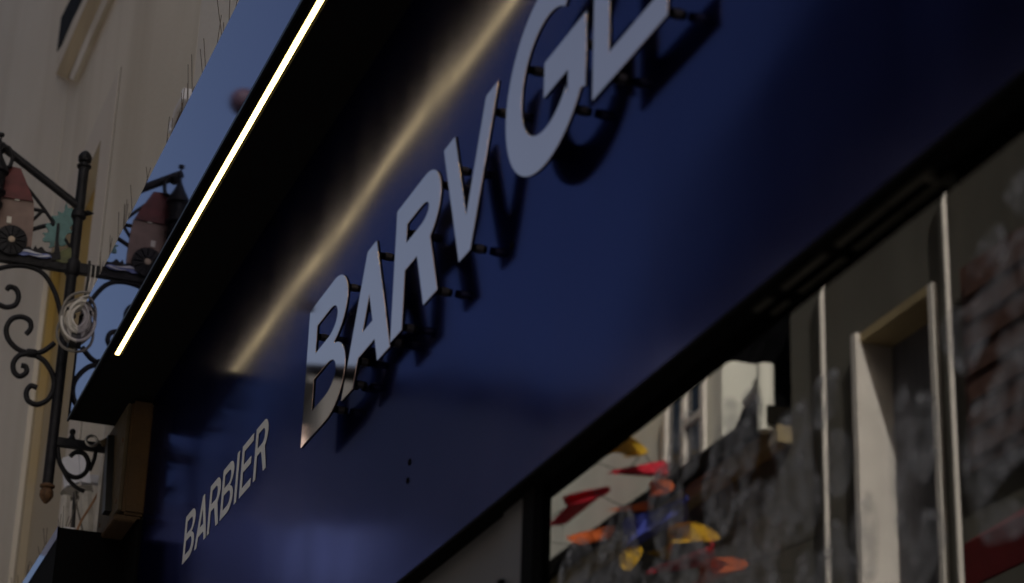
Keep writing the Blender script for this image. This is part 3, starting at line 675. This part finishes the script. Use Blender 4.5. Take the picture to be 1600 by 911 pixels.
for a_, w, r_ in ((150, 0.006, 0.025), (38, 0.006, 0.025), (262, 0.05, 0.024)):
    aa = math.radians(a_); q = cc + Vector((0.050 * math.cos(aa), 0, 0.056 * math.sin(aa))); d_ = Vector((-math.sin(aa), 0, math.cos(aa)))
    MB().lathe(q - d_ * w / 2, d_, [(0, r_), (w * 0.5, r_ * 1.05), (w, r_)], 14).build('tie', 'cable_black', co, smooth=True)
hang = catmull([K(132, 468), K(136, 445), K(139, 425), K(140, 408)], 6)
MB().tube(hang, 0.004, 8).build('hanger', 'cable_black', co, smooth=True)
for k, u in enumerate((143, 150, 158, 166)):
    MB().tube(catmull([K(u - 10, 470), K(u - 3, 440), K(u, 415)], 6), 0.0016, 6).build('tail', 'cable_white', co)

# ------------------------------------------------------------------ rusty box at the end of the fascia
rb = thing('junction_box', 'rusty brown metal box hung under the canopy end beside the fascia', 'box', (0.97, 5.95, 1.76))
bx('body', 'box_rust', rb, 0.948, 1.011, 5.79, 6.14, 1.755, 2.075, bev=0.008)
bx('cover', 'box_face', rb, 0.938, 0.9475, 5.80, 6.13, 1.765, 2.068, bev=0.003)
bx('bottom_flange', 'box_rust', rb, 0.93, 1.0, 5.80, 6.12, 1.738, 1.7545, bev=0.003)
for (yy, zz) in ((5.83, 1.97), (5.84, 1.80), (6.08, 1.80)):
    MB().lathe((0.9385, yy, zz), (-1, 0, 0), [(0, 0.007), (0.003, 0.006), (0.0035, 0.0)], 10).build('bolt', 'rusty_iron', rb, smooth=True)
MB().poly([Vector((0.9375, 6.02, 2.03)), Vector((0.9375, 5.98, 2.03)), Vector((0.9375, 5.90, 1.79)), Vector((0.9375, 5.945, 1.79))], (-0.018, 0, 0)).build('strap', 'cable_black', rb)
eb = thing('eye_bolt', 'steel ring bolt with clamp sticking out of the rusty box', 'eye bolt', (0.9, 6.0, 1.99))
e = ony(143, 689, 6.02)
P = [e + Vector((0.0155 * math.cos(2 * PI * k / 24), 0, 0.0145 * math.sin(2 * PI * k / 24))) for k in range(25)]
MB().tube(P, 0.0042, 8).build('ring', 'hook_steel', eb, smooth=True)
e2 = Vector((0.9365, 6.02, e.z + 0.004))
MB().tube([e + Vector((0.016, 0, 0)), e2], 0.005, 8).build('shank', 'hook_steel', eb, smooth=True)
MB().poly([e + Vector((0.022, 0, 0.0)), e2 + Vector((0, 0, 0.02)), e2 + Vector((0, 0, -0.016)), e + Vector((0.03, 0, -0.012))], (0, -0.012, 0)).build('clamp', 'box_face', eb)

# ------------------------------------------------------------------ white floodlight and cables behind the sign's lower scroll
fl = thing('wall_floodlight', 'small white floodlight box on the cream wall behind the sign scroll', 'floodlight', (0.93, 6.6, 1.95))
def W(u, v, Y): return ony(u, v, Y)
YF = 6.62
pts = [W(98, 715, YF), W(122, 708, YF), W(126, 752, YF), W(103, 760, YF)]
MB().poly(pts, (0, 0.03, 0)).build('front', 'lamp_white', fl)
pts = [W(123, 708, YF) , W(138, 720, YF), W(142, 755, YF), W(127, 752, YF)]
MB().poly(pts, (0.01, 0.06, 0)).build('side', 'lamp_white', fl)
pts = [W(98, 764, YF), W(104, 761, YF), W(143, 757, YF), W(146, 768, YF), W(110, 777, YF)]
MB().poly(pts, (0, 0.05, 0)).build('bracket', 'cable_grey', fl)
bx('wall_arm', 'plastic_white', fl, W(138, 740, YF).x, 1.011, YF + 0.03, YF + 0.06, W(138, 742, YF).z - 0.012, W(138, 742, YF).z + 0.012)
conduit = tag(MB().tube([(0.985, 6.30, 1.5), (0.985, 6.30, 2.5)], 0.030, 14).build('conduit', 'cable_white', smooth=True), 'pale round conduit running up the wall behind the rusty box', 'conduit')
GC = 'loose cables below the rusty box'
rnd = random.Random(4)
for k in range(9):
    u = 150 + k * 3.3
    a = onx(u + 6, 775, 0.965); b = onx(u - 2, 842, 0.965)
    a = Vector((a.x, max(a.y, 5.98) , a.z)); b = Vector((b.x, max(b.y, 5.98), b.z))
    o = MB().tube(catmull([a + Vector((0, 0, 0.06)), a, a.lerp(b, 0.5) + Vector((rnd.uniform(-0.004, 0.004), 0, 0)), b, b + Vector((0, 0, -0.08))], 5), 0.0034, 6).build('cable', 'cable_white' if k != 6 else 'cable_black', smooth=True)
    tag(o, 'black cable among the pale ones below the rusty box' if k == 6 else 'pale thin cable hanging in the bundle below the rusty box', 'cable', GC)
def cable(pts, Y, r, m, lab):
    P = catmull([ony(u, v, Y) for u, v in pts], 6); tag(MB().tube(P, r, 7).build('cable', m, smooth=True), lab, 'cable')
cable([(163, 752), (145, 785), (128, 812), (120, 830)], 6.35, 0.0035, 'cable_orange', 'single orange brown cable slanting behind the rusty box')
cable([(117, 766), (120, 790), (126, 815), (129, 830)], 6.4, 0.003, 'cable_grey', 'grey cable dropping from the white floodlight')
cable([(118, 768), (116, 790), (114, 830)], 6.45, 0.0065, 'cable_black', 'thick black cable dropping from the white floodlight')
cable([(104, 775), (101, 800), (100, 835)], 6.55, 0.014, 'cable_white', 'thick cream sheathed cable on the wall under the floodlight')
cable([(134, 770), (136, 800), (137, 835)], 6.55, 0.02, 'cable_white', 'widest cream sheathed cable on the wall under the floodlight')

# ------------------------------------------------------------------ next shop's lower canopy
nc = thing('neighbour_canopy', 'low black canopy of the next shop with thin pale front edge', 'canopy', (0.9, 7.2, 1.6))
ZN = 1.752
bx('box', 'black_trim', nc, XC + 0.006, 1.011, 5.985, 9.5, ZN - 0.22, ZN)
bx('front_panel', 'black_trim', nc, XC + 0.001, XC + 0.0055, 5.985, 9.5, ZN - 0.22, ZN - 0.034)
bx('front_edge', 'blue_mirror', nc, XC - 0.0005, XC + 0.0055, 5.985, 9.5, ZN - 0.032, ZN + 0.002)
bx('rear_upstand', 'black_trim', nc, 0.94, 0.985, 5.986, 6.04, ZN + 0.001, ZN + 0.012)
spikes('bird_spike_strip', 'short spread of steel bird spikes on the low black canopy', 0.83, 0.86, 6.0, 7.6, ZN + 0.002, 34, 0.10, 9, 0.5)
ne = thing('corner_pilaster', 'narrow dark pilaster closing the fascia end below the rusty box', 'pilaster', (1.0, 5.85, G + 0.1))
bx('shaft', 'black_trim', ne, 0.992, 1.0115, 5.765, 5.98, G + 0.1, 1.735)
bx('cap', 'black_trim', ne, 0.985, 1.0115, 5.765, 5.975, 1.7352, 1.737)

# ------------------------------------------------------------------ houses across the street (seen in the glass, the letters and the panels)
XO = -4.0
def far_window(parent, ya, yb, za, zb, frame='white_paint', deep=0.22):
    """recessed window in a wall at XO facing us"""
    f = MB(); w = 0.10
    f.box(XO + 0.002, XO + 0.05, ya - w, ya, za - w, zb + w); f.box(XO + 0.002, XO + 0.05, yb, yb + w, za - w, zb + w)
    f.box(XO + 0.002, XO + 0.05, ya + 0.001, yb - 0.001, zb, zb + w); f.box(XO + 0.002, XO + 0.09, ya + 0.001, yb - 0.001, za - w, za)
    fo = f.build('window', frame, parent)
    MB().box(XO + 0.003, XO + 0.012, ya, yb, za, zb).build('pane', 'window_glass_far', fo)
    b = MB(); m = (ya + yb) / 2
    b.box(XO + 0.0125, XO + 0.03, m - 0.03, m + 0.03, za, zb); b.box(XO + 0.0125, XO + 0.028, ya, m - 0.031, (za + zb) / 2 - 0.02, (za + zb) / 2 + 0.02); b.box(XO + 0.0125, XO + 0.028, m + 0.031, yb, (za + zb) / 2 - 0.02, (za + zb) / 2 + 0.02)
    b.build('glazing_bars', frame, fo)
    return fo

def roof(parent, ya, yb, ze, run, rise, m, over=0.25):
    r = MB(); P = [Vector((XO + over, ya, ze)), Vector((XO - run, ya, ze + rise)), Vector((XO - run - 4, ya, ze + rise * 0.4)), Vector((XO - run - 4, ya, ze - 0.2)), Vector((XO + over, ya, ze - 0.12))]
    r.poly(P, (0, yb - ya, 0)); return r.build('roof', m, parent)

# nearest: dark grey-brown house with deep white-lined windows, steep slate roof and cream dormer
o1 = thing('grey_brown_house', 'dark grey brown house with steep slate roof mirrored in the shop window', 'house', (-6, 8, G))
ops = [(4.2, 5.2), (7.2, 8.2), (10.2, 11.1)]; zo0, zo1, zw = 2.6, 5.02, 5.72
e_prev = 1.0
for (a, b) in ops:
    bx('wall', 'grey_brown_plaster', o1, XO - 5, XO, e_prev, a - 0.0005, G, zw); e_prev = b + 0.0005
    bx('wall', 'grey_brown_plaster', o1, XO - 5, XO, a, b, G, zo0); bx('wall', 'grey_brown_plaster', o1, XO - 5, XO, a, b, zo1, zw)
    bx('back_wall', 'interior_dark', o1, XO - 2, XO - 0.21, a, b, zo0 + 0.001, zo1 - 0.001)
    bx('reveal', 'white_paint', o1, XO - 0.20, XO + 0.06, b - 0.06, b - 0.001, zo0 + 0.002, zo1 - 0.002)
    bx('reveal', 'white_paint', o1, XO - 0.20, XO + 0.03, a + 0.001, a + 0.05, zo0 + 0.002, zo1 - 0.002)
    bx('lintel', 'ochre_soft', o1, XO - 0.20, XO + 0.03, a + 0.051, b - 0.061, zo1 - 0.06, zo1 - 0.003)
    bx('curtain', 'curtain_grey', o1, XO - 0.19, XO - 0.18, a + 0.051, b - 0.061, zo0 + 0.003, zo1 - 0.061)
bx('wall', 'grey_brown_plaster', o1, XO - 5, XO, e_prev, 12.0, G, zw)
roof(o1, 1.0, 12.0, zw + 0.13, 2.6, 5.4, 'slate', 0.05)
bx('wall', 'grey_brown_plaster', o1, XO - 5, XO, 12.001, 16.6, G, 4.75)
bx('cornice', 'ochre_soft', o1, XO - 0.1, XO + 0.10, 12.001, 16.6, 4.64, 4.75)
bx('gutter', 'dark_wood', o1, XO - 0.1, XO + 0.16, 12.001, 16.6, 4.751, 4.87)
roof(o1, 12.001, 16.6, 4.88, 2.6, 6.2, 'slate', 0.0)
MB().tube([(XO + 0.14, 12.08, 4.72), (XO + 0.14, 12.08, 5.16)], 0.055, 12).build('rain_hopper', 'limewash', o1, smooth=True)
MB().tube([(XO + 0.14, 12.12, 5.06), (XO + 0.14, 12.36, 5.00)], 0.03, 10).build('spout', 'limewash', o1, smooth=True)
dm = MB(); dm.poly([Vector((XO + 0.01, 13.0, 4.88)), Vector((XO + 0.01, 16.3, 4.88)), Vector((XO + 0.01, 16.3, 5.55)), Vector((XO + 0.01, 14.5, 5.62)), Vector((XO + 0.01, 13.0, 5.55))], (-2.0, 0, 0))
dmo = dm.build('dormer', 'limewash', o1)
bx('dormer_window', 'window_glass_far', dmo, XO - 0.01, XO + 0.03, 13.25, 13.85, 5.0, 5.5)
db = MB(); db.box(XO + 0.031, XO + 0.06, 13.2, 13.26, 4.95, 5.53); db.box(XO + 0.031, XO + 0.06, 13.84, 13.90, 4.95, 5.53); db.box(XO + 0.031, XO + 0.06, 13.52, 13.58, 4.95, 5.53); db.box(XO + 0.031, XO + 0.06, 13.261, 13.519, 5.22, 5.27)
db.build('window_frame', 'white_paint', dmo)
for y_ in (9.98, 11.45):
    MB().tube([(XO + 0.06, y_, G), (XO + 0.06, y_, 5.6)], 0.016, 12).build('downpipe', 'white_paint', o1, smooth=True)
aw = thing('red_awning', 'dark red awning on the grey brown house across the street', 'awning', (XO + 0.4, 8.6, 2.6))
m = MB(); m.poly([Vector((XO + 0.005, 6.6, 3.55)), Vector((XO + 0.9, 6.6, 2.95)), Vector((XO + 0.9, 6.6, 2.75)), Vector((XO + 0.88, 6.6, 2.75)), Vector((XO + 0.88, 6.6, 2.93)), Vector((XO + 0.005, 6.6, 3.51))], (0, 1.95, 0)); m.build('cloth', 'awning_red', aw)
MB().tube([(XO + 0.86, 6.62, 2.9), (XO + 0.86, 8.53, 2.9)], 0.015, 8).build('bar', 'aluminium', aw)
sh = thing('open_shutter', 'rust red wooden shutter folded open on the grey brown house', 'shutter', (XO + 0.05, 9.3, 3.9))
bx('board', 'shutter_red', sh, XO + 0.035, XO + 0.06, 8.7, 9.85, 3.8, 4.95)
for k in range(7): bx('slat', 'shutter_red', sh, XO + 0.061, XO + 0.075, 8.76, 9.79, 3.86 + k * 0.15, 3.96 + k * 0.15)

def plain_house(name, label, ya, yb, ze, m, rm, rows, cols, run=2.5, rise=2.6):
    h = thing(name, label, 'house', (XO - 3, (ya + yb) / 2, G))
    bx('wall', m, h, XO - 7, XO, ya, yb, G, ze)
    bx('cornice', m, h, XO - 0.05, XO + 0.16, ya, yb, ze - 0.2, ze - 0.02)
    roof(h, ya, yb, ze, run, rise, rm)
    for r in range(rows):
        for c_ in range(cols):
            yc = ya + (c_ + 0.5) * (yb - ya) / cols; zc_ = 1.4 + r * 2.9
            if zc_ + 1.3 < ze - 0.3: far_window(h, yc - 0.5, yc + 0.5, zc_, zc_ + 1.3)
    return h
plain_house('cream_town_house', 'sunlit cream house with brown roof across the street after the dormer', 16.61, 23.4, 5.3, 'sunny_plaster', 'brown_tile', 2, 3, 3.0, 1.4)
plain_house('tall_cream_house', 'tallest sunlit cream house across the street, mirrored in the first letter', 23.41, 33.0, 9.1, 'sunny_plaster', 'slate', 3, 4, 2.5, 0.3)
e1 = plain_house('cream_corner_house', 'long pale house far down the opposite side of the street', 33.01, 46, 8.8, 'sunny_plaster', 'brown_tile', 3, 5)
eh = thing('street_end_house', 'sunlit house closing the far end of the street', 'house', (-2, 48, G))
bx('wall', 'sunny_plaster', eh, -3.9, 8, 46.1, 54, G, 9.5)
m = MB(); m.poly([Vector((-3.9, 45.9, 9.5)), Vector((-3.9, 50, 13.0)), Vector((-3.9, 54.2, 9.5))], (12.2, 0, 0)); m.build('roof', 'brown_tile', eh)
for k in range(4):
    for r in range(2):
        f = MB(); xx = -2.8 + k * 2.4; f.box(xx, xx + 1.0, 46.02, 46.098, 2.2 + r * 3.2, 3.8 + r * 3.2); fo = f.build('window', 'white_paint', eh)
        MB().box(xx + 0.1, xx + 0.9, 46.0, 46.019, 2.3 + r * 3.2, 3.7 + r * 3.2).build('pane', 'window_glass_far', fo)

# pennants strung along the opposite facade, seen in the shop glass
XV = 5.72                                   # depth behind the glass at which the strings hang
def rp(u, v, dx=0.0): p = onx(u, v, XV); return Vector((2 * XG - XV + dx, p.y, p.z))
rnd = random.Random(8)
def bunting(label, flags):
    pts = []
    for col, poly in flags: pts += [rp(*poly[0]), rp(*max(poly, key=lambda q: q[0]))]
    pts.sort(key=lambda p: p.y)
    a = pts[0] + Vector((0, -0.5, 0.12)); a.x = XO + 0.01; b = pts[-1] + Vector((0, 0.5, 0.12)); b.x = XO + 0.01
    t = thing('bunting', label, 'bunting', (pts[0].x, pts[0].y, pts[0].z), 'strings of coloured pennants along the opposite facade')
    MB().tube([a] + pts + [b], 0.004, 5).build('string', 'cable_black', t)
    for col, poly in flags:
        mu = sum(q[0] for q in poly) / len(poly); mv = sum(q[1] for q in poly) / len(poly)
        poly = [(mu + (u - mu) * 1.3, mv + (v - mv) * 1.45) for u, v in poly]
        P = catmull([rp(u, v, 0.0) for u, v in poly] + [rp(*poly[0])], 3)[:-1]
        m = MB(); m.poly(P, (0.004, 0, 0))
        ph = rnd.random() * 6
        for v in m.v: v.x += 0.10 * math.sin(v.y * 6 + ph)          # the cloth ripples
        m.build('flag', col, t)
bunting('highest string of pennants, a yellow one against the bright dormer wall', [('flag_yellow', [(905, 712), (930, 698), (960, 694), (985, 684), (1004, 706), (982, 713), (950, 704), (925, 708)]), ('flag_red', [(978, 740), (1000, 728), (1016, 722), (1028, 737), (1004, 740)])])
bunting('string of crimson and orange pennants just under the dark gutter', [('flag_red', [(855, 812), (880, 790), (905, 780), (926, 768), (922, 780), (895, 797), (872, 808)]), ('flag_orange', [(974, 792), (1000, 778), (1020, 768), (1045, 758), (1049, 772), (1022, 780), (995, 790)])])
bunting('string with a big blue pennant between orange and yellow ones', [('flag_orange', [(908, 840), (922, 830), (936, 824), (932, 836), (916, 846)]), ('flag_blue', [(980, 848), (996, 822), (1020, 808), (1062, 790), (1050, 812), (1014, 834), (992, 858)]), ('flag_yellow', [(1014, 858), (1050, 840), (1082, 826), (1098, 842), (1072, 850), (1036, 864)])])
bunting('lowest string of yellow, crimson and orange pennants', [('flag_yellow', [(988, 872), (1002, 862), (1010, 864), (1004, 886), (994, 884)]), ('flag_red', [(1040, 892), (1075, 870), (1106, 853), (1119, 862), (1094, 873), (1060, 888)]), ('flag_orange', [(1072, 904), (1105, 888), (1140, 878), (1146, 890), (1100, 906)])])

# out-of-view banner, added to lay a pale stripe into the fascia reflection
bn = thing('added_banner', 'unseen pale blue banner added for a bright stripe in the fascia', 'banner', (-1.6, 12.0, 3.4))
m = MB(); NB = 24
for i in range(NB + 1):
    f_ = i / NB; x = -1.5 + 1.65 * f_; yy = 12.0 + 0.03 * math.sin(f_ * 19); sagz = -0.10 * 4 * f_ * (1 - f_)
    for (dy, z) in ((0, 3.36), (0, 3.80), (0.004, 3.80), (0.004, 3.36)): m.v.append(Vector((x, yy + dy, z + sagz)))
for i in range(NB):
    for k in range(4): m.f.append([i * 4 + k, i * 4 + (k + 1) % 4, i * 4 + 4 + (k + 1) % 4, i * 4 + 4 + k])
m.f.append([0, 1, 2, 3]); m.f.append([NB * 4 + k for k in (3, 2, 1, 0)])
m.build('cloth', 'added_banner_blue', bn, smooth=False)
for z in (3.37, 3.79):
    MB().tube([(-3.99, 12.0, z + 0.02), (-1.5, 12.0, z)], 0.002, 6).build('cord', 'cable_black', bn)
    MB().tube([(0.15, 12.0, z), (0.80, 12.0, z + 0.02)], 0.004, 6).build('cord', 'cable_white', bn)

# round red paper lantern over the street, caught in the canopy's mirror
rl = onx(381, 160, 4.6); rc = Vector((2 * XC - 4.6, rl.y, rl.z))
pl = thing('paper_lantern', 'round dark red paper lantern mirrored in the canopy front', 'lantern', rc)
MB().lathe(rc - Vector((0, 0, 0.16)), (0, 0, 1), [(0.16 + 0.16 * math.sin(math.radians(a_)), 0.16 * math.cos(math.radians(a_))) for a_ in range(-90, 91, 15)], 20).build('shade', 'lantern_red', pl, smooth=True)
MB().tube([rc + Vector((0, 0, 0.159)), (XO + 0.01, rc.y, rc.z + 0.5)], 0.004, 6).build('cord', 'cable_black', pl)
